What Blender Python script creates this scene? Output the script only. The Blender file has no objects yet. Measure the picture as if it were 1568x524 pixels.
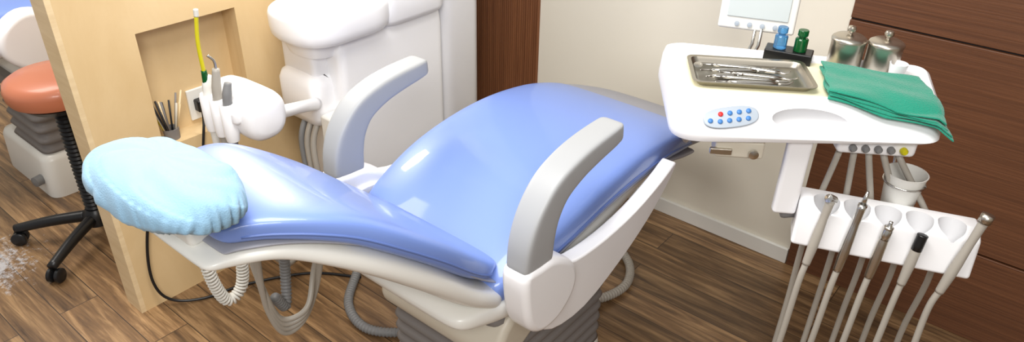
import bpy, bmesh, math, random
from mathutils import Vector, Matrix
random.seed(4)
S=bpy.context.scene; COL=S.collection
S.view_settings.view_transform='Standard'
S.view_settings.look='None'

# ---------------------------------------------------------------- materials
def lin(c):
    c=c/255.; return c/12.92 if c<=.04045 else ((c+.055)/1.055)**2.4
def rgb(r,g,b): return (lin(r),lin(g),lin(b),1)
def mat(name,col,rough=.4,metal=0,coat=0,bump=0,bscale=80,var=0,vscale=6,sheen=0,trans=0,ior=1.45,crough=.12,bdist=.01):
    m=bpy.data.materials.new(name);m.use_nodes=True;nt=m.node_tree
    b=nt.nodes['Principled BSDF'];b.inputs['Base Color'].default_value=col
    b.inputs['Roughness'].default_value=rough;b.inputs['Metallic'].default_value=metal
    b.inputs['Coat Weight'].default_value=coat;b.inputs['Coat Roughness'].default_value=crough
    b.inputs['Sheen Weight'].default_value=sheen;b.inputs['Transmission Weight'].default_value=trans
    b.inputs['IOR'].default_value=ior
    tc=nt.nodes.new('ShaderNodeTexCoord')
    if bump:
        n=nt.nodes.new('ShaderNodeTexNoise');n.inputs['Scale'].default_value=bscale;n.inputs['Detail'].default_value=4
        nt.links.new(tc.outputs['Object'],n.inputs['Vector'])
        bp=nt.nodes.new('ShaderNodeBump');bp.inputs['Strength'].default_value=bump;bp.inputs['Distance'].default_value=bdist
        nt.links.new(n.outputs['Fac'],bp.inputs['Height']);nt.links.new(bp.outputs['Normal'],b.inputs['Normal'])
    if var or not bump:
        n=nt.nodes.new('ShaderNodeTexNoise');n.inputs['Scale'].default_value=vscale;n.inputs['Detail'].default_value=3
        nt.links.new(tc.outputs['Object'],n.inputs['Vector'])
        mx=nt.nodes.new('ShaderNodeMix');mx.data_type='RGBA'
        v=var if var else .03
        mx.inputs[6].default_value=tuple(c*(1-v) for c in col[:3])+(1,)
        mx.inputs[7].default_value=tuple(min(1,c*(1+v)) for c in col[:3])+(1,)
        nt.links.new(n.outputs['Fac'],mx.inputs[0]);nt.links.new(mx.outputs[2],b.inputs['Base Color'])
    return m

def wood(name,c1,c2,scale,rough=.4,bump=.15,coat=0,det=8,planks=None,cmid=None,worn=None):
    m=bpy.data.materials.new(name);m.use_nodes=True;nt=m.node_tree;L=nt.links
    b=nt.nodes['Principled BSDF'];b.inputs['Roughness'].default_value=rough;b.inputs['Coat Weight'].default_value=coat
    b.inputs['Coat Roughness'].default_value=.25
    tc=nt.nodes.new('ShaderNodeTexCoord')
    mp=nt.nodes.new('ShaderNodeMapping');mp.inputs['Scale'].default_value=scale
    L.new(tc.outputs['Object'],mp.inputs['Vector'])
    vec=mp.outputs[0]
    if planks:
        br=nt.nodes.new('ShaderNodeTexBrick');br.inputs['Scale'].default_value=1
        br.inputs['Brick Width'].default_value=planks[0];br.inputs['Row Height'].default_value=planks[1]
        br.inputs['Mortar Size'].default_value=.0016;br.inputs['Mortar Smooth'].default_value=.3
        br.inputs['Color1'].default_value=(0,0,0,1);br.inputs['Color2'].default_value=(1,1,1,1);br.inputs['Mortar'].default_value=(.5,.5,.5,1)
        br.offset=.37
        L.new(tc.outputs['Object'],br.inputs['Vector'])
        ad=nt.nodes.new('ShaderNodeVectorMath');ad.operation='MULTIPLY_ADD'
        L.new(br.outputs['Color'],ad.inputs[0]);ad.inputs[1].default_value=(7,13,5);L.new(mp.outputs[0],ad.inputs[2])
        vec=ad.outputs[0]
    n=nt.nodes.new('ShaderNodeTexNoise');n.inputs['Scale'].default_value=1;n.inputs['Detail'].default_value=det;n.inputs['Roughness'].default_value=.68;n.inputs['Distortion'].default_value=.5
    L.new(vec,n.inputs['Vector'])
    cr=nt.nodes.new('ShaderNodeValToRGB');cr.color_ramp.elements[0].position=.3;cr.color_ramp.elements[0].color=c1
    cr.color_ramp.elements[1].position=.7;cr.color_ramp.elements[1].color=c2
    if cmid:
        e=cr.color_ramp.elements.new(.5);e.color=cmid
    L.new(n.outputs['Fac'],cr.inputs[0]);out=cr.outputs[0]
    if planks:
        mx=nt.nodes.new('ShaderNodeMix');mx.data_type='RGBA';mx.blend_type='MULTIPLY'
        mr=nt.nodes.new('ShaderNodeMapRange');mr.inputs[3].default_value=.74;mr.inputs[4].default_value=1.15
        L.new(br.outputs['Color'],mr.inputs[0])
        cb=nt.nodes.new('ShaderNodeCombineColor')
        for i in range(3): L.new(mr.outputs[0],cb.inputs[i])
        mx.inputs[0].default_value=1;L.new(out,mx.inputs[6]);L.new(cb.outputs[0],mx.inputs[7])
        m2=nt.nodes.new('ShaderNodeMix');m2.data_type='RGBA';L.new(br.outputs['Fac'],m2.inputs[0])
        L.new(mx.outputs[2],m2.inputs[6]);m2.inputs[7].default_value=rgb(50,36,25);out=m2.outputs[2]
    if worn:
        ds=nt.nodes.new('ShaderNodeVectorMath');ds.operation='DISTANCE';L.new(tc.outputs['Object'],ds.inputs[0]);ds.inputs[1].default_value=worn
        m1=nt.nodes.new('ShaderNodeMapRange');m1.inputs[1].default_value=.1;m1.inputs[2].default_value=.42;m1.inputs[3].default_value=.13;m1.inputs[4].default_value=-.22
        L.new(ds.outputs['Value'],m1.inputs[0])
        n2=nt.nodes.new('ShaderNodeTexNoise');n2.inputs['Scale'].default_value=30;n2.inputs['Detail'].default_value=10;n2.inputs['Roughness'].default_value=.8
        L.new(tc.outputs['Object'],n2.inputs['Vector'])
        a=nt.nodes.new('ShaderNodeMath');a.operation='ADD';L.new(m1.outputs[0],a.inputs[0]);L.new(n2.outputs['Fac'],a.inputs[1])
        g=nt.nodes.new('ShaderNodeMapRange');g.inputs[1].default_value=.55;g.inputs[2].default_value=.66;g.inputs[4].default_value=.7;L.new(a.outputs[0],g.inputs[0])
        m3=nt.nodes.new('ShaderNodeMix');m3.data_type='RGBA';L.new(g.outputs[0],m3.inputs[0]);L.new(out,m3.inputs[6]);m3.inputs[7].default_value=rgb(185,188,194);out=m3.outputs[2]
    L.new(out,b.inputs['Base Color'])
    bp=nt.nodes.new('ShaderNodeBump');bp.inputs['Strength'].default_value=bump;bp.inputs['Distance'].default_value=.004
    L.new(n.outputs['Fac'],bp.inputs['Height']);L.new(bp.outputs[0],b.inputs['Normal'])
    return m

M=dict(
 white=mat('white_plastic',rgb(243,243,245),.28,coat=.3),
 white2=mat('offwhite_plastic',rgb(228,227,221),.35,coat=.2),
 cream=mat('cream_plastic',rgb(205,198,182),.4),
 blue=mat('blue_vinyl',rgb(114,140,205),.42,coat=.38,crough=.06,var=.02,vscale=3),
 bluep=mat('blue_piping',rgb(92,114,172),.45),
 greyvinyl=mat('grey_vinyl',rgb(148,149,158),.5),
 grey=mat('grey_armrest',rgb(164,166,168),.45),
 bellows=mat('grey_bellows',rgb(124,120,118),.55),
 dark=mat('dark_rubber',rgb(38,38,42),.5),
 black=mat('black_plastic',rgb(22,22,24),.35),
 hose=mat('grey_hose',rgb(166,160,150),.4),
 hosew=mat('white_hose',rgb(218,216,208),.4),
 hosed=mat('dark_grey_hose',rgb(125,125,125),.5),
 steel=mat('stainless_steel',rgb(205,203,198),.22,1),
 steelb=mat('brushed_steel',rgb(195,188,176),.32,1),
 steeld=mat('tray_steel',rgb(168,162,150),.34,1),
 cap=mat('disposable_cover_fabric',rgb(142,182,210),.9,bump=.3,bscale=420,bdist=.003,var=.04,vscale=80,sheen=.15),
 green=mat('green_cloth',rgb(12,138,112),.85,bump=.4,bscale=350,sheen=.3,var=.05),
 orange=mat('terracotta_vinyl',rgb(190,116,86),.4,coat=.2),
 paper=mat('cream_paper',rgb(238,233,200),.7),
 yellow=mat('yellow_plastic',rgb(205,195,30),.3),
 bglass=mat('blue_glass',rgb(100,170,222),.08,trans=.7),
 gglass=mat('green_glass',rgb(8,92,42),.08,trans=.3),
 red=mat('red_plastic',rgb(215,50,50),.4),
 bbtn=mat('blue_button',rgb(70,125,190),.4),
 panel=mat('grey_panel_label',rgb(165,175,186),.4),
 recess_shade=mat('recess_plastic_shaded',rgb(214,214,216),.4),  # white plastic greyed: shading inside the cut-outs is put into the colour
 screen=mat('viewer_screen',rgb(196,204,204),.3),
 wall=mat('white_painted_wall',rgb(228,222,207),.7,bump=.05,bscale=30,var=.03,vscale=2),
 maple=wood('maple_laminate',rgb(208,178,130),rgb(224,198,154),(14,3,1.2),.4,.03,cmid=rgb(216,188,142)),
 maple2=wood('maple_edge',rgb(214,188,146),rgb(232,210,170),(3,3,30),.4,.03),
 walnut=wood('walnut_cladding',rgb(82,50,31),rgb(114,73,47),(2.2,3,170),.45,.25,cmid=rgb(97,60,37)),
 ribs=wood('ribbed_brown_wood',rgb(100,60,36),rgb(134,86,54),(60,60,2),.45,.2),
 floor=wood('wood_plank_floor',rgb(66,48,33),rgb(172,138,98),(3.2,42,1),.36,.25,coat=.12,planks=(.92,.118),cmid=rgb(120,91,61),worn=(-2.62,.36,0)),
)
# ---------------------------------------------------------------- mesh helpers
def link(me,name,m,parent=None,smooth=True):
    ob=bpy.data.objects.new(name,me);COL.objects.link(ob)
    if m: me.materials.append(M[m] if isinstance(m,str) else m)
    if smooth:
        for p in me.polygons:p.use_smooth=True
    if parent:
        ob.parent=parent;ob.matrix_parent_inverse=Matrix.Translation(-parent.location)
    return ob
def group(name,loc):
    e=bpy.data.objects.new(name,None);e.location=loc;e.empty_display_size=.1;COL.objects.link(e);return e
def autosmooth(ob,ang=35):
    me=ob.data
    bm=bmesh.new();bm.from_mesh(me)
    for e in bm.edges:
        if len(e.link_faces)==2 and e.calc_face_angle(0)>math.radians(ang): e.smooth=False
    bm.to_mesh(me);bm.free()
def bevel(ob,w,seg=3,ang=30):
    b=ob.modifiers.new('bevel','BEVEL');b.width=w;b.segments=seg;b.limit_method='ANGLE';b.angle_limit=math.radians(ang)
    w=ob.modifiers.new('wn','WEIGHTED_NORMAL');return ob
def sub(ob,n=1):
    s=ob.modifiers.new('sub','SUBSURF');s.levels=n;s.render_levels=n;return ob
def box(name,lo,hi,m,parent=None,bv=.004,rot=None,seg=3):
    bm=bmesh.new();bmesh.ops.create_cube(bm,size=1)
    lo=Vector(lo);hi=Vector(hi);c=(lo+hi)/2;d=hi-lo
    R=Matrix.Identity(3)
    if rot is not None:
        R=rot if isinstance(rot,Matrix) else Matrix.Rotation(math.radians(rot),3,'Z')
    for v in bm.verts:
        v.co=c+R@Vector((v.co.x*d.x,v.co.y*d.y,v.co.z*d.z))
    me=bpy.data.meshes.new(name);bm.to_mesh(me);bm.free()
    ob=link(me,name,m,parent,True)
    if bv: bevel(ob,bv,seg)
    else:
        for p in me.polygons:p.use_smooth=False
    return ob
def loft(name,rings,m,parent=None,cap=True,s=0,close=True):
    bm=bmesh.new();vs=[[bm.verts.new(p) for p in r] for r in rings];n=len(rings[0])
    for a,b in zip(vs[:-1],vs[1:]):
        for i in range(n if close else n-1):
            j=(i+1)%n
            try:bm.faces.new((a[i],a[j],b[j],b[i]))
            except: pass
    if cap:
        bm.faces.new(list(reversed(vs[0])));bm.faces.new(vs[-1])
    bmesh.ops.recalc_face_normals(bm,faces=bm.faces)
    me=bpy.data.meshes.new(name);bm.to_mesh(me);bm.free()
    ob=link(me,name,m,parent)
    if s: sub(ob,s)
    return ob
def catmull(pts,k=8):
    P=[Vector(p) for p in pts]
    if len(P)<3: 
        return [P[0].lerp(P[-1],i/k) for i in range(k+1)]
    P=[2*P[0]-P[1]]+P+[2*P[-1]-P[-2]];o=[]
    for i in range(1,len(P)-2):
        a,b,c,d=P[i-1:i+3]
        for j in range(k):
            t=j/k;o.append(.5*((2*b)+(c-a)*t+(2*a-5*b+4*c-d)*t*t+(3*b-a-3*c+d)*t**3))
    o.append(P[-2]);return o
def tube(name,pts,r,m,parent=None,k=8,n=12,corr=0,raw=False):
    P=[Vector(p) for p in pts] if raw else catmull(pts,k)
    if corr:
        L=[0]
        for a,b in zip(P[:-1],P[1:]):L.append(L[-1]+(b-a).length)
        cnt=max(2,int(L[-1]/(corr/4)));Q=[];j=0
        for i in range(cnt+1):
            s=L[-1]*i/cnt
            while j<len(L)-2 and L[j+1]<s:j+=1
            t=(s-L[j])/max(1e-9,L[j+1]-L[j]);Q.append(P[j].lerp(P[j+1],t))
        P=Q
    N=len(P);rings=[]
    T=[(P[min(i+1,N-1)]-P[max(i-1,0)]).normalized() for i in range(N)]
    up=Vector((0,0,1)) if abs(T[0].z)<.9 else Vector((1,0,0))
    u=(up-T[0]*up.dot(T[0])).normalized()
    for i in range(N):
        u=(u-T[i]*u.dot(T[i])).normalized();w=T[i].cross(u)
        if isinstance(r,(list,tuple)):
            f=i/(N-1)*(len(r)-1);a=int(min(f,len(r)-2));rr=r[a]+(r[a+1]-r[a])*(f-a)
        else: rr=r
        if corr: rr*= (1.0,1.12,1.0,.88)[i%4]
        rings.append([P[i]+(u*math.cos(2*math.pi*j/n)+w*math.sin(2*math.pi*j/n))*rr for j in range(n)])
    return loft(name,rings,m,parent)
def lathe(name,prof,loc,m,parent=None,n=32,axis=None,flat=45):
    q=Matrix.Identity(3)
    if axis is not None: q=Vector((0,0,1)).rotation_difference(Vector(axis).normalized()).to_matrix()
    rings=[[Vector(loc)+q@Vector((max(r,1e-4)*math.cos(2*math.pi*i/n),max(r,1e-4)*math.sin(2*math.pi*i/n),z)) for i in range(n)] for r,z in prof]
    ob=loft(name,rings,m,parent);autosmooth(ob,flat);return ob
def sup(c,U,V,a,bt,bb,e=2.6,n=32):
    o=[]
    for i in range(n):
        t=2*math.pi*i/n;cs,sn=math.cos(t),math.sin(t)
        x=math.copysign(abs(cs)**(2/e),cs)*a;y=math.copysign(abs(sn)**(2/e),sn);y*=bt if y>0 else bb
        o.append(c+U*x+V*y)
    return o
def cushion(name,st,cx,m,parent,e=3.0,endr=(.04,.04),s=1,k=4,piping=None):
    P=catmull([(a,b,0) for a,b,_,_ in st],k);W=catmull([(c,d,0) for _,_,c,d in st],k)
    N=len(P);U=Vector((1,0,0));rings=[];side=[]
    def ring(y,z,T,w,th,sc=1,so=0):
        Nn=Vector((0,-T.y,T.x));
        if Nn.z<0:Nn=-Nn
        Td=Vector((0,T.x,T.y))
        c=Vector((cx,y,z))-Nn*th/2+Td*so
        return sup(c,U,Nn,w*1-(1-sc)*th*.9,th/2*sc,th/2*sc,e)
    T0=(P[1]-P[0]).normalized();T1=(P[-1]-P[-2]).normalized()
    for a in (85,60,35):
        a=math.radians(a);rings.append(ring(P[0].x,P[0].y,T0,W[0].x,W[0].y,math.cos(a),-endr[0]*math.sin(a)))
    for i in range(N):
        T=(P[min(i+1,N-1)]-P[max(i-1,0)]).normalized();rings.append(ring(P[i].x,P[i].y,T,W[i].x,W[i].y))
        Nn=Vector((0,-T.y,T.x));
        if Nn.z<0:Nn=-Nn
        side.append((Vector((0,P[i].x,P[i].y))-Nn*W[i].y*.62,W[i].x))
    for a in (35,60,85):
        a=math.radians(a);rings.append(ring(P[-1].x,P[-1].y,T1,W[-1].x,W[-1].y,math.cos(a),endr[1]*math.sin(a)))
    if piping:
        for sg,nn in ((1,'a'),(-1,'b')):
            tube(name+'_seam_'+nn,[p+Vector((cx+sg*(w-.0012),0,0)) for p,w in side],.0028,piping,parent,raw=True,n=8)
    return loft(name,rings,m,parent,s=s)
def prism_x(name,pts,x0,x1,m,parent,bv=.01,seg=4,k=0):
    if k:
        P=[Vector((a,b,0)) for a,b in pts];P=P[-1:]+P+P[:2];Q=[]
        for i in range(1,len(P)-2):
            a,b,c,d=P[i-1:i+3]
            for j in range(k):
                t=j/k;Q.append(.5*((2*b)+(c-a)*t+(2*a-5*b+4*c-d)*t*t+(3*b-a-3*c+d)*t**3))
        pts=[(q.x,q.y) for q in Q]
    bm=bmesh.new()
    A=[bm.verts.new((x0,y,z)) for y,z in pts];B=[bm.verts.new((x1,y,z)) for y,z in pts];n=len(pts)
    bm.faces.new(A);bm.faces.new(list(reversed(B)))
    for i in range(n):bm.faces.new((A[i],B[i],B[(i+1)%n],A[(i+1)%n]))
    bmesh.ops.recalc_face_normals(bm,faces=bm.faces)
    me=bpy.data.meshes.new(name);bm.to_mesh(me);bm.free()
    ob=link(me,name,m,parent);bevel(ob,bv,seg,50);return ob
def boolean(ob,cutters,op='DIFFERENCE'):
    for c in cutters:
        b=ob.modifiers.new('b','BOOLEAN');b.object=c;b.operation=op;b.solver='EXACT'
        try:b.material_mode='TRANSFER'
        except: pass
    dg=bpy.context.evaluated_depsgraph_get();dg.update()
    me=bpy.data.meshes.new_from_object(ob.evaluated_get(dg));ob.modifiers.clear();ob.data=me
    for c in cutters: bpy.data.objects.remove(c,do_unlink=True)
def fillet(poly,r,k=6):
    o=[];n=len(poly)
    for i in range(n):
        p=poly[i];a=(poly[i-1]-p).normalized();b=(poly[(i+1)%n]-p).normalized()
        rr=r[i] if isinstance(r,(list,tuple)) else r
        half=math.acos(max(-1,min(1,a.dot(b))))/2;d=rr/math.tan(half)
        s=p+a*d;e=p+b*d
        for j in range(k+1):
            t=j/k;o.append(s*(1-t)**2+p*2*t*(1-t)+e*t*t)
    return o
def inset(poly,d):
    n=len(poly);L=[]
    for i in range(n):
        a=poly[i];b=poly[(i+1)%n];t=(b-a).normalized();nn=Vector((-t.y,t.x));L.append((a+nn*d[i],t))
    o=[]
    for i in range(n):
        (p,t),(q,s)=L[i-1],L[i]
        den=t.x*s.y-t.y*s.x;k=((q-p).x*s.y-(q-p).y*s.x)/den;o.append(p+t*k)
    return o
def bellow(name,x0,x1,y0,y1,z0,z1,nf,m,parent,amp=.014,r=.04):
    rings=[];poly=[Vector((x0,y0)),Vector((x1,y0)),Vector((x1,y1)),Vector((x0,y1))]
    for i in range(nf*4+1):
        z=z0+(z1-z0)*i/(nf*4);d=(0,.35,1,.35)[i%4]*amp
        rings.append([Vector((p.x,p.y,z)) for p in fillet(inset(poly,[d]*4),r,5)])
    return loft(name,rings,m,parent)
def rbox(name,x0,x1,y0,y1,zs,m,parent,r=.04,taper=None,s=0):
    poly=[Vector((x0,y0)),Vector((x1,y0)),Vector((x1,y1)),Vector((x0,y1))]
    rings=[[Vector((p.x,p.y,z)) for p in fillet(inset(poly,[d]*4),r,6)] for z,d in zs]
    ob=loft(name,rings,m,parent,s=s);autosmooth(ob,50);return ob

# ---------------------------------------------------------------- room
WY=2.235
box('floor',(-6,-2.5,-.05),(3,WY+.1,0),'floor',bv=0)
box('wall_back',(-1.66,WY,0),(-.53,WY+.1,2.7),'wall',bv=0)
box('wall_back_left',(-6,WY,0),(-2.08,WY+.1,2.7),'wall',bv=0)
cl=group('wall_right_cladding',(.8,WY+.05,1.3))
for i,(a,b) in enumerate([(0,.296),(.302,.897),(.903,1.5),(1.506,2.7)]):
    box('board_%d'%i,(-.53,WY-.012,a),(3,WY+.1,b),'walnut',cl,.0025)
box('backing',(-.525,WY,0),(3,WY+.09,2.7),'dark',cl,0)
box('wall_right',(2.9,-2.5,0),(3,WY,2.7),'wall',bv=0)
box('wall_left',(-6.1,-2.5,0),(-6,WY,2.7),'wall',bv=0)
box('baseboard_back',(-1.66,WY-.014,0),(-.532,WY,.06),'white2',bv=.003)
n=38
x0,x1=-2.08,-1.66
pr=[]
for i in range(n*6+1):
    x=x0+(x1-x0)*i/(n*6);pr.append((x,WY-.004-.007*abs(math.sin(math.pi*i/6))))
bm=bmesh.new()
A=[bm.verts.new((x,y,0)) for x,y in pr];B=[bm.verts.new((x,y,2.7)) for x,y in pr]
for i in range(len(pr)-1):bm.faces.new((A[i],A[i+1],B[i+1],B[i]))
A2=[bm.verts.new((x,WY+.1,0)) for x in (x0,x1)];B2=[bm.verts.new((x,WY+.1,2.7)) for x in (x0,x1)]
bm.faces.new((A2[0],A2[1],B2[1],B2[0]));bm.faces.new((A[-1],A2[1],B2[1],B[-1]));bm.faces.new((A2[0],A[0],B[0],B2[0]))
me=bpy.data.meshes.new('door_1');bm.to_mesh(me);bm.free();link(me,'door_1','ribs',smooth=False)

# ---------------------------------------------------------------- partition with niche
pt=group('wall_partition',(-2.035,1.4,0))
px0,px1=-2.08,-1.99
ny0,ny1,nz0,nz1=.835,1.14,.515,.87
def pbox(n_,lo,hi,m='maple'): return box(n_,lo,hi,m,pt,0)
pbox('left_post',(px0,.655,0),(px1,ny0,1.5))
pbox('edge_band',(px0,.64,0),(px1,.655,1.5),'maple2')
pbox('below_niche',(px0,ny0,0),(px1,ny1,nz0))
pbox('above_niche',(px0,ny0,nz1),(px1,ny1,1.5))
pbox('right_part',(px0,ny1,0),(px1,WY,1.5))
pbox('niche_back',(px0,ny0,nz0),(px0+.012,ny1,nz1))
cup=group('tool_bundle',(-2.03,.885,nz0))
for i in range(16):
    a=random.uniform(0,6.28)
    c=['maple2','dark','cream','bellows','yellow','dark','maple'][i%7]
    o=Vector((-2.03,.885,nz0+.004))+Vector((math.cos(a),math.sin(a),0))*.012;d=Vector((math.cos(a)*.22,math.sin(a)*.30,1)).normalized()
    tube('tool_%d'%i,[o,o+d*random.uniform(.1,.15)],.003,c,cup,k=2,n=8)
lathe('rubber_holder',[(.0,0),(.022,0),(.024,.035),(.021,.035),(.02,.004)],(-2.03,.885,nz0),'bellows',cup)
so=group('wall_outlet',(-2.06,1.03,.6))
box('plate',(-2.068,.97,.53),(-2.058,1.08,.63),'white2',so,.003)
box('plug',(-2.06,.985,.56),(-2.03,1.02,.60),'black',so,.006)
tube('plug_cable',[(-2.035,1.0,.58),(-2.0,.98,.60),(-1.985,.97,.56),(-1.975,.95,.50),(-1.975,.9,.3),(-1.97,.85,.04)],.004,'black',so)

# ---------------------------------------------------------------- DENTAL CHAIR
CX=-1.0
ch=group('dental_chair',(CX,1.2,0))
cushion('seat_cushion',[(.93,.60,.235,.09),(1.02,.64,.254,.10),(1.15,.683,.266,.11),(1.3,.708,.268,.11),(1.45,.714,.266,.11),(1.6,.697,.262,.10),(1.70,.672,.258,.09),(1.77,.648,.252,.08)],CX,'blue',ch,e=4.6,endr=(.05,.015),piping='bluep')
cushion('seat_piping',[(1.0,.565,.25,.02),(1.15,.60,.26,.02),(1.3,.625,.262,.02),(1.45,.63,.26,.02),(1.6,.615,.256,.02),(1.72,.58,.25,.02),(1.80,.56,.245,.02)],CX,'greyvinyl',ch,e=3.6,endr=(.03,.02))
cushion('foot_cushion',[(1.765,.647,.250,.08),(1.84,.622,.248,.07),(1.92,.59,.24,.06),(2.0,.555,.23,.05),(2.07,.52,.21,.04)],CX,'greyvinyl',ch,e=4,endr=(.01,.03))
cushion('back_cushion',[(.45,.955,.115,.045),(.50,.955,.15,.05),(.56,.943,.185,.055),(.62,.917,.21,.058),(.69,.868,.232,.06),(.78,.795,.247,.062),(.86,.72,.247,.062),(.92,.665,.232,.055),(.955,.635,.205,.045)],CX,'blue',ch,e=4.8,endr=(.03,.04),piping='bluep')
cushion('back_gasket',[(.44,.913,.112,.012),(.50,.910,.148,.012),(.56,.895,.182,.012),(.62,.866,.207,.012),(.69,.817,.228,.012),(.78,.740,.243,.012),(.86,.665,.243,.012),(.92,.612,.228,.012)],CX,'greyvinyl',ch,e=3.4,endr=(.02,.02))
cushion('back_shell',[(.42,.905,.11,.03),(.50,.903,.147,.04),(.58,.878,.19,.055),(.67,.823,.222,.065),(.78,.730,.243,.07),(.87,.64,.245,.07),(.95,.57,.235,.065)],CX,'white2',ch,e=3.4,endr=(.03,.04))
tube('headrest_post',[(CX,.41,.925),(CX,.45,.905),(CX,.5,.88)],.02,'white2',ch)
box('headrest_bracket',(CX-.05,.40,.90),(CX+.05,.47,.93),'white2',ch,.01)
# headrest with disposable gathered cap
hn,hm=240,54;rings=[]
tilt=Matrix.Rotation(math.radians(-4),3,'Y')@Matrix.Rotation(math.radians(-9),3,'X')
HC=Vector((CX+.006,.402,1.000))
for j in range(hm+1):
    ph=-math.pi/2+math.pi*j/hm;ring=[]
    for i in range(hn):
        t=2*math.pi*i/hn
        c=abs(math.cos(ph))**.66
        sz=math.copysign(abs(math.sin(ph))**.95,ph)
        x=math.cos(t);y=math.sin(t)
        x=math.copysign(abs(x)**.88,x);y=math.copysign(abs(y)**.88,y)
        g=max(0,min(1,(.45-ph)/.8))
        tt=t+.06*math.sin(5*t+ph*3)+.03*math.sin(11*t)
        fold=(1-abs(math.sin(tt*14+1.5*math.sin(2*t))))**1.6*(.6+.4*math.sin(3*t+1))
        wr=1-.075*g*fold+.010*g*math.sin(tt*47+2*math.sin(2*t))
        wr+=.010*math.sin(6*t+3*ph)*math.cos(ph)
        r=c*wr
        if ph<-.3: r*=1-.20*min(1,(-.3-ph)/.5)
        cre=(1-abs(math.sin(t*4+ph*5+math.sin(ph*6+2*t))))**5
        z=.052*sz+(.0025*math.sin(5*t+ph*4)+.0020*math.sin(9*t+ph*7)*(1-g)-.004*cre*(1-g*.5))*c
        ring.append(HC+tilt@Vector((.166*x*r,.088*y*r,z)))
    rings.append(ring)
loft('headrest_cover',rings,'cap',ch)
# armrests
def armrest(x,nm,dy=0,dz=0):
    st=[(.940,.685,.047,.028),(.945,.74,.045,.030),(.963,.79,.040,.031),(1.0,.833,.034,.032),(1.058,.858,.029,.033),(1.12,.870,.026,.033),(1.18,.876,.023,.032),(1.21,.879,.021,.030)]
    st=[(a+dy,b+dz,c,d) for a,b,c,d in st]
    P=catmull([(a,b,0) for a,b,_,_ in st],5);W=catmull([(c,d,0) for _,_,c,d in st],5);N=len(P);rings=[]
    T=[(P[min(i+1,N-1)]-P[max(i-1,0)]).normalized() for i in range(N)]
    def R(i,sc,so):
        t=T[i];nn=Vector((0,-t.y,t.x));c=Vector((x,P[i].x,P[i].y))+Vector((0,t.x,t.y))*so
        return sup(c,Vector((1,0,0)),nn,W[i].y*sc,W[i].x*sc,W[i].x*sc,7,36)
    rings.append(R(0,.9,-.004))
    for i in range(N):rings.append(R(i,1,0))
    for a in (30,60,85):
        rings.append(R(N-1,math.cos(math.radians(a)),.02*math.sin(math.radians(a))))
    loft(nm+'_pad',rings,'grey',ch,s=1)
for x,sd,nm,dy,dz in ((-.70,1,'armrest_near',0,0),(-1.30,-1,'armrest_far',.02,-.03)):
    armrest(x,nm,dy,dz)
    pp=[(.893,.60),(.890,.685),(.94,.688),(.99,.680),(1.05,.64),(1.075,.59),(1.06,.54),(1.01,.505),(.95,.505),(.91,.54)]
    prism_x(nm+'_housing',[(a+dy,b+dz) for a,b in pp],x-.034,x+.034,'white',ch,.016,4,k=4)
    xi=x-sd*.03
    prism_x(nm+'_side_cover',[(.95,.64),(1.02,.63),(1.10,.60),(1.22,.59),(1.35,.60),(1.47,.63),(1.535,.655),(1.54,.64),(1.50,.595),(1.42,.535),(1.30,.475),(1.15,.43),(1.02,.45),(.96,.52)],min(xi,xi+sd*.04),max(xi,xi+sd*.04),'white',ch,.010,4,k=3)
cushion('seat_pan',[(.86,.56,.225,.06),(.98,.545,.24,.08),(1.1,.55,.245,.08),(1.3,.575,.24,.07),(1.5,.585,.225,.05),(1.66,.575,.21,.03)],CX,'white2',ch,e=4)
prism_x('hinge_plate',[(.93,.53),(.92,.585),(.97,.61),(1.04,.60),(1.09,.56),(1.0,.52)],-1.268,-1.255,'white',ch,.005,3,k=3)
box('hinge_slot',(-1.254,.985,.575),(-1.252,1.02,.585),'dark',ch,.001)
# pedestal
prism_x('base_cover',[(.955,.30),(.94,.345),(.98,.41),(1.05,.47),(1.2,.53),(1.35,.53),(1.35,.47),(1.2,.42),(1.1,.34),(1.03,.305)],-1.19,-.79,'cream',ch,.02,4)
bellow('base_bellows',-1.18,-.805,.965,1.46,.05,.46,10,'bellows',ch,amp=.012)
rbox('base_plate',-1.20,-.80,.90,1.48,[(0,0),(.03,0),(.045,.01),(.05,.02)],'white2',ch,.08)
for i in range(4):
    dx=i*.02;dz=i*.018
    tube('under_hose_%d'%i,[(-1.16-dx,.63+.01*i,.78),(-1.18-dx,.625+.006*i,.62),(-1.2,.635,.48+dz),(-1.2,.665,.385+dz*.8),(-1.2+dx*.4,.72,.385+dz),(-1.2,.77,.46+dz),(-1.18,.80,.62)],.0065,'hose',ch)
tube('under_hose_corrugated',[(-1.22,.74,.74),(-1.26,.74,.6),(-1.27,.735,.48),(-1.25,.71,.41),(-1.24,.68,.46)],.012,'hosed',ch,corr=.009)
path=catmull([(-1.2,.54,.88),(-1.33,.57,.74),(-1.4,.608,.60),(-1.4,.62,.46),(-1.4,.645,.385),(-1.4,.685,.40),(-1.4,.70,.47),(-1.4,.69,.58),(-1.34,.66,.72),(-1.2,.63,.84)],40)
nrm=Vector((1,0,0));H2=[]
seg=[(path[i+1]-path[i]).length for i in range(len(path)-1)];acc=[0]
for s_ in seg:acc.append(acc[-1]+s_)
nh=int(acc[-1]/.0095*10);j=0
for i in range(nh):
    s_=acc[-1]*i/nh
    while j<len(seg)-1 and acc[j+1]<s_:j+=1
    t=(path[j+1]-path[j]).normalized();u=(nrm-t*nrm.dot(t)).normalized();w=t.cross(u)
    a=2*math.pi*i/10;H2.append(path[j].lerp(path[j+1],(s_-acc[j])/seg[j])+(u*math.cos(a)+w*math.sin(a))*.0125)
tube('coiled_cord',H2,.0036,'hosew',ch,n=6,raw=True)

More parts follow.
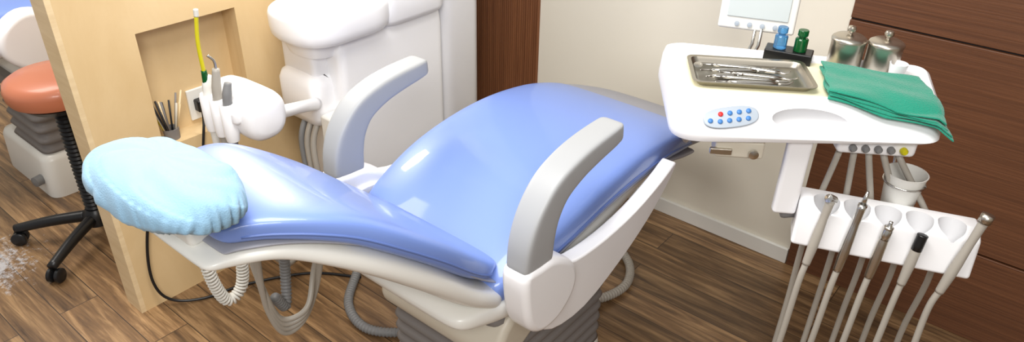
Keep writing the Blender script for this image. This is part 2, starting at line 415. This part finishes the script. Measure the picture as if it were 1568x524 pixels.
# ---------------------------------------------------------------- floor hoses
fh=group('floor_hose',(-.95,1.75,0))
tube('hose',[(-1.0,1.47,.05),(-.95,1.55,.03),(-.90,1.66,.018),(-.895,1.76,.016),(-.96,1.86,.016),(-1.1,1.92,.016),(-1.4,1.95,.016)],.014,'hose',fh,corr=.011)
fh2=group('floor_hose',(-1.4,1.0,0))
tube('hose',[(-1.22,1.2,.02),(-1.3,1.09,.018),(-1.40,1.04,.016),(-1.52,1.08,.016),(-1.62,1.2,.016)],.014,'hosed',fh2,corr=.011)
cb=group('power_cable',(-1.9,.8,0))
tube('cable',[(-1.6,1.2,.006),(-1.75,1.1,.006),(-1.86,.93,.006),(-1.9,.80,.008),(-1.945,.72,.03),(-1.965,.69,.10),(-1.97,.70,.22),(-1.96,.74,.36),(-1.9,.80,.5)],.0045,'black',cb)

# ---------------------------------------------------------------- CUSPIDOR UNIT
cu=group('cuspidor_unit',(-1.8,1.45,0))
rbox('cabinet',-1.95,-1.70,1.285,1.735,[(0,.02),(.02,0),(.3,0),(.74,0),(.78,.004),(.79,.012)],'white',cu,.03)
rbox('side_block_upper',-1.93,-1.765,1.235,1.32,[(.62,.01),(.64,0),(.80,.0)],'white',cu,.025)
rbox('side_block_lower',-1.94,-1.745,1.21,1.32,[(.50,.03),(.515,.008),(.54,0),(.64,0),(.665,.008),(.68,.025)],'white',cu,.035)
rbox('lamp_post',-1.94,-1.70,1.745,1.93,[(0,.01),(.02,0),(2.2,0)],'white',cu,.045)
def deck(z,d): 
    poly=[Vector((-1.935,1.16)),Vector((-1.655,1.16)),Vector((-1.655,1.52)),Vector((-1.935,1.52))]
    return [Vector((p.x,p.y,z)) for p in fillet(inset(poly,[d]*4),max(.04,.135-d),10)]
ob=loft('basin_body',[deck(.785,.06),deck(.788,.035),deck(.797,.013),deck(.810,.003),deck(.83,0),deck(.868,0),deck(.879,.004),deck(.886,.012),deck(.886,.024),deck(.878,.032),deck(.855,.045),deck(.838,.08),deck(.83,.11)],'white',cu)
rbox('basin_neck',-1.92,-1.71,1.20,1.45,[(.74,.02),(.82,.0)],'white',cu,.07)
rbox('deck_rear',-1.925,-1.675,1.46,1.735,[(.785,.02),(.795,.005),(.81,0),(.89,0),(.905,.006),(.91,.02)],'white',cu,.05)
lathe('basin_drain',[(0,0),(.03,0),(.03,.004),(.02,.006),(0,.006)],(-1.80,1.30,.831),'steel',cu)
tube('cup_filler',[(-1.9,1.55,.9),(-1.9,1.55,.98),(-1.9,1.51,1.02),(-1.88,1.45,1.01),(-1.87,1.43,.98)],.009,'steel',cu)
box('switch_panel',(-1.745,1.22,.42),(-1.695,1.30,.56),'white2',cu,.008)
box('switch_red',(-1.696,1.235,.50),(-1.690,1.255,.53),'red',cu,.002)
box('switch_grey',(-1.696,1.265,.49),(-1.690,1.285,.54),'hosed',cu,.002)
for i in range(3):
    tube('unit_hose_%d'%i,[(-1.84+i*.03,1.24,.53),(-1.83+i*.03,1.20,.45),(-1.80+i*.03,1.19,.3),(-1.78+i*.03,1.20,.12),(-1.76+i*.03,1.27,.01)],.010,'hose' if i else 'hosed',cu)
LP=Vector((-1.86,1.30,1.25));LT=Vector((-1,.6,.95))
q=(LT-LP).to_track_quat('-Z','Y').to_matrix()
lc=LP-(q@Vector((0,0,-1)))*.035
box('operating_lamp_head',tuple(lc-Vector((.14,.09,.025))),tuple(lc+Vector((.14,.09,.025))),'white',cu,.02,rot=q)
tube('lamp_arm',[(-1.82,1.83,2.2),(-1.82,1.83,2.3),(-1.85,1.75,2.33),(-1.93,1.55,2.1),(-1.95,1.42,1.7),tuple(lc)],.02,'white',cu)

# assistant instrument holder
ah=group('assistant_instrument_holder',(-1.6,.92,.76))
tube('arm',[(-1.75,1.215,.60),(-1.68,1.10,.65),(-1.63,.98,.69)],[.020,.018,.020],'white',ah)
q=[]
for a,b in ((-.128,.1),(-.124,.7),(-.11,.9),(-.07,.97),(.0,1),(.045,1),(.066,.95),(.076,.8),(.081,.6),(.082,.05)):
    q.append(sup(Vector((-1.60+a,.912,.742)),Vector((0,1,0)),Vector((0,0,1)),.062*b,.066*b,.066*b,2.5,36))
loft('holder_body',q,'white',ah)
box('holder_bridge',(-1.69,.835,.735),(-1.55,.90,.775),'white',ah,.012)
for i,(x,c,h) in enumerate([(-1.675,'white2',.835),(-1.63,'hose',.865),(-1.585,'hosed',.84)]):
    yy=.840
    lathe('socket_%d'%i,[(.012,.0),(.016,0),(.019,.02),(.019,.10),(.016,.104),(.013,.10),(.012,.02)],(x,yy,.685),'white',ah)
    tube('valve_%d'%i,[(x,yy,.60),(x,yy,.72),(x,yy+.005,.80),(x,yy+.015,h)],[.008,.011,.011,.012,.009],c,ah)
    tube('valve_hose_%d'%i,[(x,yy,.61),(x,yy,.5),(x-.02,.87,.35),(x-.04,.95,.2),(-1.76,1.1,.1),(-1.76,1.28,.08)],.009,'hose' if i else 'hosed',ah)
ex,ey=-1.675,.846
tube('saliva_ejector',[(ex,ey,.83),(ex,ey,.92),(ex+.005,ey+.008,.995)],.005,'yellow',ah)
tube('saliva_ejector_base',[(ex,ey,.80),(ex,ey,.85)],[.010,.007],'gglass',ah)
tube('saliva_ejector_tip',[(ex+.005,ey+.008,.99),(ex+.006,ey+.009,1.008)],.006,'hosew',ah)
tube('air_syringe_nozzle',[(-1.63,.855,.86),(-1.632,.855,.885),(-1.64,.845,.90)],.0035,'steel',ah)

# ---------------------------------------------------------------- INSTRUMENT TABLE
tb=group('dental_instrument_table',(-.45,1.5,.93))
V2=lambda x,y:Vector((x,y))
O=[V2(-.575,1.235),V2(-.135,1.52),V2(-.235,1.80),V2(-.775,1.53)]
def tr(z,d,r,slope=0):
    o=[]
    for p in fillet(inset(O,d),r,8):
        s=max(0,min(1,((p-O[0]).dot((O[1]-O[0]).normalized()))/.52))
        o.append(Vector((p.x,p.y,z+slope*s)))
    return o
rr=[.07,.05,.05,.05]
body=loft('table_body',[tr(.868,[.05]*4,rr,.037),tr(.872,[.02]*4,rr,.037),tr(.882,[.004]*4,rr,.032),tr(.896,[0]*4,rr,.022),tr(.912,[.004,0,0,0],rr,.012),
   tr(.952,[.048,.004,.002,.004],[.06,.045,.045,.045]),tr(.966,[.068,.008,.006,.009],[.055,.04,.04,.04]),tr(.970,[.076,.014,.012,.016],[.05,.035,.035,.04]),tr(.967,[.082,.020,.018,.024],[.045]*4),tr(.960,[.088,.026,.024,.032],[.04]*4)],'white',tb)
e1=(O[1]-O[0]).normalized();e2=V2(-e1.y,e1.x);E1=Vector((e1.x,e1.y,0));E2=Vector((e2.x,e2.y,0))
ang=math.degrees(math.atan2(e1.y,e1.x))
def FP(s,t):
    k_=s/.52
    a=Vector((O[0].x,O[0].y,0))+E1*s+E2*.004+Vector((0,0,.912+.012*k_));b=Vector((O[0].x,O[0].y,0))+E1*s+E2*.048+Vector((0,0,.952))
    return a.lerp(b,t)
FN=(E1.cross(FP(.2,1)-FP(.2,0))).normalized()
FU=(FP(.2,1)-FP(.2,0)).normalized()
def ovaldisc(name,c,U,V,N,a,b,h,m,parent,n=32,e=2.0):
    return loft(name,[sup(c-N*.004,U,V,a,b,b,e,n),sup(c+N*h*.7,U,V,a,b,b,e,n),sup(c+N*h,U,V,a*.96,b*.94,b*.94,e,n)],m,parent)
cut_c=FP(.275,.55)
def ellipsoid(name,c,U,V,N,a,b,d):
    rings=[]
    for j in range(1,16):
        ph=-math.pi/2+math.pi*j/16
        rings.append([c+N*d*math.sin(ph)+(U*a*math.cos(t)+V*b*math.sin(t))*math.cos(ph)**.5 for t in [2*math.pi*i/40 for i in range(40)]])
    return loft(name,rings,'recess_shade',None)
cut=ellipsoid('cut',cut_c,(E1*.995-FU*.02).normalized(),FU,FN,.075,.027,.028)
try: boolean(body,[cut])
except Exception as ex_: print(ex_)
autosmooth(body,40)
pc=FP(.118,.5)+FN*.003;pu=(E1*.97+FU*.2).normalized();pv=FN.cross(pu).normalized()
ovaldisc('control_panel',pc,pu,pv,FN,.056,.023,.0015,'panel',tb,e=2.6)
for i in range(4):
    for j in range(2):
        c=pc+pu*(-.024+i*.019+j*.004)+pv*(-.008+j*.016)
        ovaldisc('button_%d_%d'%(i,j),c,pu,pv,FN,.0052,.0052,.004,'red' if (i,j)==(0,1) else 'bbtn',tb,16)
ovaldisc('button_end_a',pc-pu*.043-pv*.004,pu,pv,FN,.0052,.0052,.004,'bbtn',tb,16)
box('latch_box',(-.525,1.325,.845),(-.425,1.375,.885),'cream',tb,.006,rot=ang)
lathe('latch_lock',[(0,0),(.010,0),(.010,.006),(0,.008)],(-.435,1.338,.862),'steel',tb,axis=(-E2.x,-E2.y,0))
box('latch_slot',(-.515,1.302,.855),(-.470,1.312,.868),'steelb',tb,.002,rot=ang)
kb=Vector((-.255,1.515,.885));
box('knob_block',(kb.x-.078,kb.y-.03,kb.z-.02),(kb.x+.078,kb.y+.03,kb.z+.035),'white',tb,.01,rot=ang)
for i in range(5):
    p=kb+E1*(-.05+i*.025)-E2*.031+Vector((0,0,-.002))
    lathe('knob_%d'%i,[(0,0),(.0075,0),(.0075,.008),(.0045,.012),(0,.012)],p,'hosed' if i<4 else 'yellow',tb,axis=(-E2.x,-E2.y,0),n=16)
tube('support_arm',[(-.60,1.52,.87),(-.66,1.60,.80),(-.80,1.74,.60),(-.92,1.80,.52)],.03,'white',tb)
box('holder_arm',(-.395,1.40,.71),(-.345,1.425,.905),'white',tb,.008,rot=ang)
lathe('holder_joint',[(0,0),(.022,0),(.024,.006),(.024,.05),(.02,.056),(0,.056)],(-.385,1.44,.70),'hosed',tb,axis=(E1.x,E1.y,.2))
ba=Vector((-.358,1.458,0));bb_=Vector((-.03,1.575,0));BU=(bb_-ba).normalized();BV=Vector((-BU.y,BU.x,0))
sec=[(-.092,.658),(.0,.650),(.0,.755),(-.045,.757),(-.075,.742)]
Lb=(bb_-ba).length
bar=loft('holder_bar',[[ba+BU*s+BV*(a+.012)+Vector((0,0,b)) for a,b in sec] for s in (0,Lb)],'white',tb)
cuts=[];slots=[.058,.118,.178,.238,.298]
lean=(Vector((0,0,1))+BV*.2-BU*.08).normalized()
for s_ in slots:
    c=ba+BU*s_+BV*(-.046)+Vector((0,0,.712))
    cuts.append(tube('c',[c,c+lean*.2],[.021,.046],'recess_shade',None,k=1,n=28))
bevel(bar,.008,4)
try: boolean(bar,cuts)
except Exception as ex_: print(ex_)
autosmooth(bar,30)
hp=[(.040,.778,'hose',0,.016,.022),(.103,.783,'steel',1,.014,.022),(.165,.748,'steelb',2,.010,.014),(.228,.738,'black',3,.010,.014),(.300,.808,'hosew',4,.034,.018)]
for i,(s_,zt,c,k_,la,bk) in enumerate(hp):
    base=ba+BU*s_-BV*.094
    mid=base+Vector((0,0,.625));top=base+BV*bk+Vector((0,0,zt))+BU*la
    dn=(top-mid).normalized()
    tube('handpiece_%d'%i,[mid,mid+dn*.04,mid+dn*.09,top],[.0085,.0095,.0105,.010,.008,.0095],'hose' if c in('hose','hosew','black') else c,tb,n=16)
    if k_==0:
        lathe('handpiece_head_%d'%i,[(0,-.012),(.009,-.012),(.010,0),(.009,.010),(0,.012)],top+Vector((0,0,.004)),'steel',tb,axis=(-.3,-.7,.4),n=20)
    elif k_==1: tube('handpiece_tip_%d'%i,[top,top+dn*.03],[.006,.003],'steel',tb,k=2)
    elif k_==2: tube('handpiece_tip_%d'%i,[top-dn*.03,top,top+dn*.012],[.010,.010,.0045,.004],'steel',tb,k=3)
    elif k_==3: tube('handpiece_tip_%d'%i,[top-dn*.03,top,top+dn*.005],[.0105,.0105,.011],'black',tb,k=3)
    else: tube('handpiece_tip_%d'%i,[top-dn*.012,top+dn*.006],[.012,.0125],'steelb',tb,k=2)
    tube('handpiece_hose_%d'%i,[mid+dn*.01,mid-dn*.05,base+BV*(-.012)-BU*.01+Vector((0,0,.42)),base+BV*(-.008)-BU*.02+Vector((0,0,.22)),base+BV*(.03)-BU*.02+Vector((0,0,.10)),base+BV*.10+Vector((-.01,0,.14)),base+BV*.13+Vector((0,0,.4)),base+BV*.12+Vector((0,0,.65)),kb+E1*(-.06+i*.028)+Vector((0,0,-.02))],.0068,'hose',tb,k=8)
rc=Vector((-.182,1.565,.785))
tube('cup_ring',[rc+Vector((math.cos(a)*.041,math.sin(a)*.041,.008)) for a in [2*math.pi*i/24 for i in range(25)]],.0025,'steel',tb,k=1,n=8)
tube('cup_ring_arm',[rc+Vector((-.03,.027,.008)),rc+Vector((-.04,.035,.05)),kb+Vector((.02,.04,-.01))],.003,'steel',tb)
lathe('plastic_cup',[(0,-.057),(.029,-.057),(.032,-.054),(.040,.022),(.0425,.030),(.040,.030),(.037,.018),(.029,-.05),(0,-.05)],rc,'white2',tb)

# paper mat, tray, instruments
TZ=.9605
pmc=(-.51,1.492)
box('paper_mat',(pmc[0]-.168,pmc[1]-.098,TZ),(pmc[0]+.165,pmc[1]+.095,TZ+.002),'paper',None,.0008,rot=ang)
tcx,tcy=-.524,1.472
tg=group('instrument_tray',(tcx,tcy,TZ+.0022))
tl=lambda a,b,h=0:Vector((tcx,tcy,TZ+.0022+h))+E1*a+E2*b
K=1.16;KB=1.06
def rect(a,b,h,r): return [tl(p.x,p.y,h) for p in fillet([V2(-a*K,-b*KB),V2(a*K,-b*KB),V2(a*K,b*KB),V2(-a*K,b*KB)],r,5)]
ob=loft('tray',[rect(.095,.056,0,.014),rect(.100,.061,.003,.016),rect(.104,.065,.013,.016),rect(.111,.071,.0145,.02),rect(.111,.071,.0158,.02),rect(.1035,.0645,.0145,.016),rect(.099,.060,.004,.016),rect(.095,.056,.0015,.014)],'steeld',tg)
autosmooth(ob,40)
ins=[(-.02,.036,.17,-4),(-.03,.014,.16,5),(.015,-.008,.17,-8),(-.005,-.028,.18,-3),(.0,-.048,.17,2),(.035,.024,.11,-14),(-.055,-.018,.09,12)]
for i,(a,b,l,an) in enumerate(ins):
    an=math.radians(an);d=V2(math.cos(an),math.sin(an));f=lambda t,h=0.0078,o=0: tl(a+d.x*t-d.y*o,b+d.y*t+d.x*o,h)
    it=group('dental_instrument' if i!=5 else 'tweezers',f(0))
    tube('handle',[f(-l*.3),f(0),f(l*.3)],[.0034,.0046,.0046,.0034],'steel',it,k=3,n=10)
    tube('shank',[f(l*.3),f(l*.42),f(l*.47,.010,.004),f(l*.5,.011,.008)],[.0024,.0018,.0012],'steel',it,k=3,n=8)
    tube('shank_end',[f(-l*.3),f(-l*.42),f(-l*.47,.009,-.005)],[.0024,.0018,.0012],'steel',it,k=3,n=8)
    if i==0 : lathe('mirror',[(0,0),(.009,0),(.010,.0012),(0,.002)],f(-l*.5,.007,-.006),'steel',it,n=20,axis=(.1,-.3,1))
bh=group('bottle_holder',(-.50,1.63,TZ))
bc=Vector((-.50,1.63,TZ+.0005));BR=Matrix.Rotation(math.radians(14),3,'Z')
def bl(a,b,h): return bc+BR@Vector((a,b,h))
box('block',tuple(bc+Vector((-.052,-.024,0))),tuple(bc+Vector((.052,.024,.026))),'black',bh,.003,rot=14)
for i,(a,m_) in enumerate(((-.022,'bglass'),(.022,'gglass'))):
    lathe('bottle_%d'%i,[(0,.0),(.0135,0),(.0145,.001),(.0145,.028),(.0125,.0305),(.0075,.031),(.0075,.036),(.011,.0362),(.0115,.037),(.0115,.048),(.0105,.0495),(0,.0497)],bl(a,0,.0262),m_,bh,n=24,flat=30)
for i,(x,y) in enumerate(((-.39,1.675),(-.318,1.70))):
    g=group('steel_canister',(x,y,TZ))
    lathe('can',[(0,0),(.034,0),(.036,.002),(.036,.062),(.0375,.063),(.0375,.067),(.036,.070),(.030,.074),(.012,.077),(.004,.078),(.004,.082),(.0085,.084),(.010,.089),(.008,.095),(0,.097)],(x,y,TZ+.0005),'steelb',g,n=40)
lathe('small_cup',[(0,0),(.014,0),(.019,.042),(.018,.042),(.013,.004),(0,.003)],(-.277,1.668,TZ+.0005),'white',None,n=24)
tw=group('folded_towel',(-.28,1.58,TZ))
C=[Vector((-.350,1.455,0)),Vector((-.118,1.515,0)),Vector((-.215,1.655,0)),Vector((-.420,1.612,0))]
for L_ in range(4):
    bm=bmesh.new();G=30;g=[]
    of=L_*.0046
    for i in range(G+1):
        row=[]
        for j in range(G+1):
            u,v=i/G,j/G
            u2=u*(1-.025*L_);v2=v*(1-.02*L_)+.012*L_
            p=C[0]*(1-u2)*(1-v2)+C[1]*u2*(1-v2)+C[2]*u2*v2+C[3]*(1-u2)*v2
            dr=0
            pf=(V2(p.x,p.y)-O[0]).dot(e2)
            if pf<.08: dr+=min(.02,(.08-pf)**2*7)
            right=(V2(p.x,p.y)-O[1]).dot(Vector(((O[2]-O[1]).y,-(O[2]-O[1]).x)).normalized())
            if right>-.02: dr+=min(.022,(right+.02)*.6)
            z=TZ+.012+of-dr+.0018*math.sin(u*9+L_)*math.sin(v*7+1.3*L_)+.001*math.sin(v*17+u*4)
            p=p+Vector((.003*math.sin(v*12+L_*2),.003*math.sin(u*11+L_),0))
            row.append(bm.verts.new((p.x,p.y,z)))
        g.append(row)
    for i in range(G):
        for j in range(G):bm.faces.new((g[i][j],g[i+1][j],g[i+1][j+1],g[i][j+1]))
    me=bpy.data.meshes.new('layer');bm.to_mesh(me);bm.free()
    ob=link(me,'layer_%d'%L_,'green',tw);sd=ob.modifiers.new('s','SOLIDIFY');sd.thickness=.0035;sd.offset=1
    bv=ob.modifiers.new('b','BEVEL');bv.width=.0015;bv.segments=2

fv=group('film_viewer',(-.62,1.72,1.1))
fr=Matrix.Rotation(math.radians(20),3,'Z')@Matrix.Rotation(math.radians(-12),3,'X')
fc=Vector((-.625,1.735,1.075))
def fb(n_,a0,a1,b0,b1,h0,h1,m_,bv):
    c=Vector(((a0+a1)/2,(h0+h1)/2,(b0+b1)/2));d=Vector((a1-a0,h1-h0,b1-b0))
    cc=fc+fr@c
    return box(n_,tuple(cc-d/2),tuple(cc+d/2),m_,fv,bv,rot=fr)
fb('casing',-.09,.09,-.10,.14,0,.022,'white2',.006)
fb('screen',-.072,.072,-.07,.13,-.004,.002,'screen',.002)
for i in range(4): 
    c=fc+fr@Vector((-.045+i*.03,-.001,-.086));lathe('key_%d'%i,[(0,0),(.006,0),(.006,.003),(0,.004)],c,'panel',fv,n=16,axis=fr@Vector((0,-1,0)))
for dx in(-.008,.008):tube('stalk',[Vector((-.60+dx,1.64,.93)),Vector((-.605+dx,1.70,.95)),Vector((-.622+dx,1.745,1.02))],.004,'steel',fv,k=2)

# ---------------------------------------------------------------- STOOL
sx,sy=-2.5,.76
st=group('swivel_stool',(sx,sy,0))
lathe('seat',[(0,.545),(.12,.545),(.142,.55),(.150,.565),(.152,.59),(.146,.612),(.125,.625),(.07,.632),(0,.634)],(sx-.015,sy+.01,0),'orange',st,n=48)
lathe('seat_pan',[(0,.52),(.09,.52),(.12,.545),(0,.546)],(sx,sy,0),'black',st)
prof=[(0,.10),(.032,.10)]
for i in range(26):
    zz=.11+i*.0155;prof+=[(.030,zz),(.024,zz+.0075)]
prof+=[(0,.52)]
lathe('gaiter',prof,(sx,sy,0),'black',st,n=24)
lathe('hub',[(0,.06),(.045,.06),(.045,.10),(.03,.12),(0,.12)],(sx,sy,0),'black',st)
for i in range(5):
    a=math.radians(232+72*i);d=Vector((math.cos(a),math.sin(a),0));o=Vector((sx,sy,0))
    tube('leg_%d'%i,[o+d*.03+Vector((0,0,.088)),o+d*.15+Vector((0,0,.08)),o+d*.27+Vector((0,0,.062))],[.021,.019,.016],'black',st)
    for sgn in(-1,1):
        w=Vector((-d.y,d.x,0));c=o+d*.265+w*sgn*.014+Vector((0,0,.025))
        lathe('caster_%d_%d'%(i,sgn),[(0,-.009),(.02,-.009),(.025,-.005),(.025,.005),(.02,.009),(0,.009)],c,'black',st,n=20,axis=w)

# ---------------------------------------------------------------- second dental chair in the next bay
c2=group('dental_chair',(-3.1,1.0,0))
rbox('base_plate',-3.30,-2.86,.745,1.4,[(0,.0),(.02,0),(.15,.006),(.17,.015),(.18,.04)],'white2',c2,.05)
bellow('base_bellows',-3.20,-2.88,.77,1.3,.18,.46,6,'bellows',c2,amp=.018)
rbox('base_cover',-3.3,-2.89,.80,1.35,[(.46,.0),(.48,0),(.51,.03),(.56,.05)],'white2',c2,.05)
lathe('foot_knob',[(0,0),(.02,0),(.02,.03),(0,.035)],(-2.93,.745,.07),'hosed',c2,axis=(.3,-1,0))
cushion('seat_shell',[(.45,.66,.2,.08),(.75,.64,.22,.10),(1.0,.66,.22,.12),(1.3,.70,.22,.12),(1.7,.66,.2,.08)],-3.15,'white',c2,e=3)
cushion('seat_cushion',[(.5,.74,.2,.09),(.8,.73,.22,.10),(1.0,.73,.23,.10),(1.3,.77,.23,.1),(1.7,.74,.22,.08)],-3.17,'blue',c2,e=3)
prism_x('armrest_housing',[(.74,.60),(.76,.68),(.84,.73),(.93,.71),(.99,.64),(.98,.56),(.90,.51),(.80,.53)],-2.93,-2.84,'white',c2,.02,4,k=4)
prism_x('side_cover',[(.95,.62),(1.1,.60),(1.4,.64),(1.5,.66),(1.35,.55),(1.1,.50),(.95,.50)],-2.94,-2.88,'white',c2,.015,4,k=3)
tube('armrest_far',[(-3.42,.95,.60),(-3.42,.93,.72),(-3.42,.98,.82),(-3.42,1.15,.86)],[.04,.035,.03,.03],'grey',c2)

# ---------------------------------------------------------------- lights
def area(name,loc,target,sx_,sy_,w,col=(1,1,1)):
    l=bpy.data.lights.new(name,'AREA');l.shape='RECTANGLE';l.size=sx_;l.size_y=sy_;l.energy=w;l.color=col
    o=bpy.data.objects.new(name,l);o.location=loc;o.rotation_euler=(Vector(target)-Vector(loc)).to_track_quat('-Z','Y').to_euler();COL.objects.link(o)
area('ceiling_light_main',(-.8,.6,2.65),(-.8,.6,0),1.2,.8,50,(1,.975,.94))
area('ceiling_light_left',(-3.2,.5,2.65),(-3.2,.5,0),1.2,1.2,55,(1,.95,.88))
area('ceiling_light_front',(.6,-.8,2.4),(-1,1.3,.6),1.0,.6,46,(1,.975,.95))
area('operating_lamp_light',tuple(LP),tuple(LT),.22,.13,6,(1,.99,.97))
W=bpy.data.worlds.new('World');S.world=W;W.use_nodes=True
W.node_tree.nodes['Background'].inputs[0].default_value=(1,.985,.965,1);W.node_tree.nodes['Background'].inputs[1].default_value=.42

# ---------------------------------------------------------------- camera
th=math.radians(31);ro=math.radians(1.25);yw=math.radians(38.6)
c,s=math.cos(yw),math.sin(yw)
F=Vector((-s*math.cos(th),c*math.cos(th),-math.sin(th)));R0=Vector((c,s,0));U0=R0.cross(F)
R=R0*math.cos(ro)+U0*math.sin(ro);U=U0*math.cos(ro)-R0*math.sin(ro)
cd=bpy.data.cameras.new('camera');cd.lens=1125/1568*36;cd.sensor_width=36;cd.clip_start=.05
cam=bpy.data.objects.new('camera',cd);COL.objects.link(cam)
m3=Matrix((R,U,-F)).transposed();cam.matrix_world=Matrix.Translation((0,0,1.6))@m3.to_4x4()
S.camera=cam
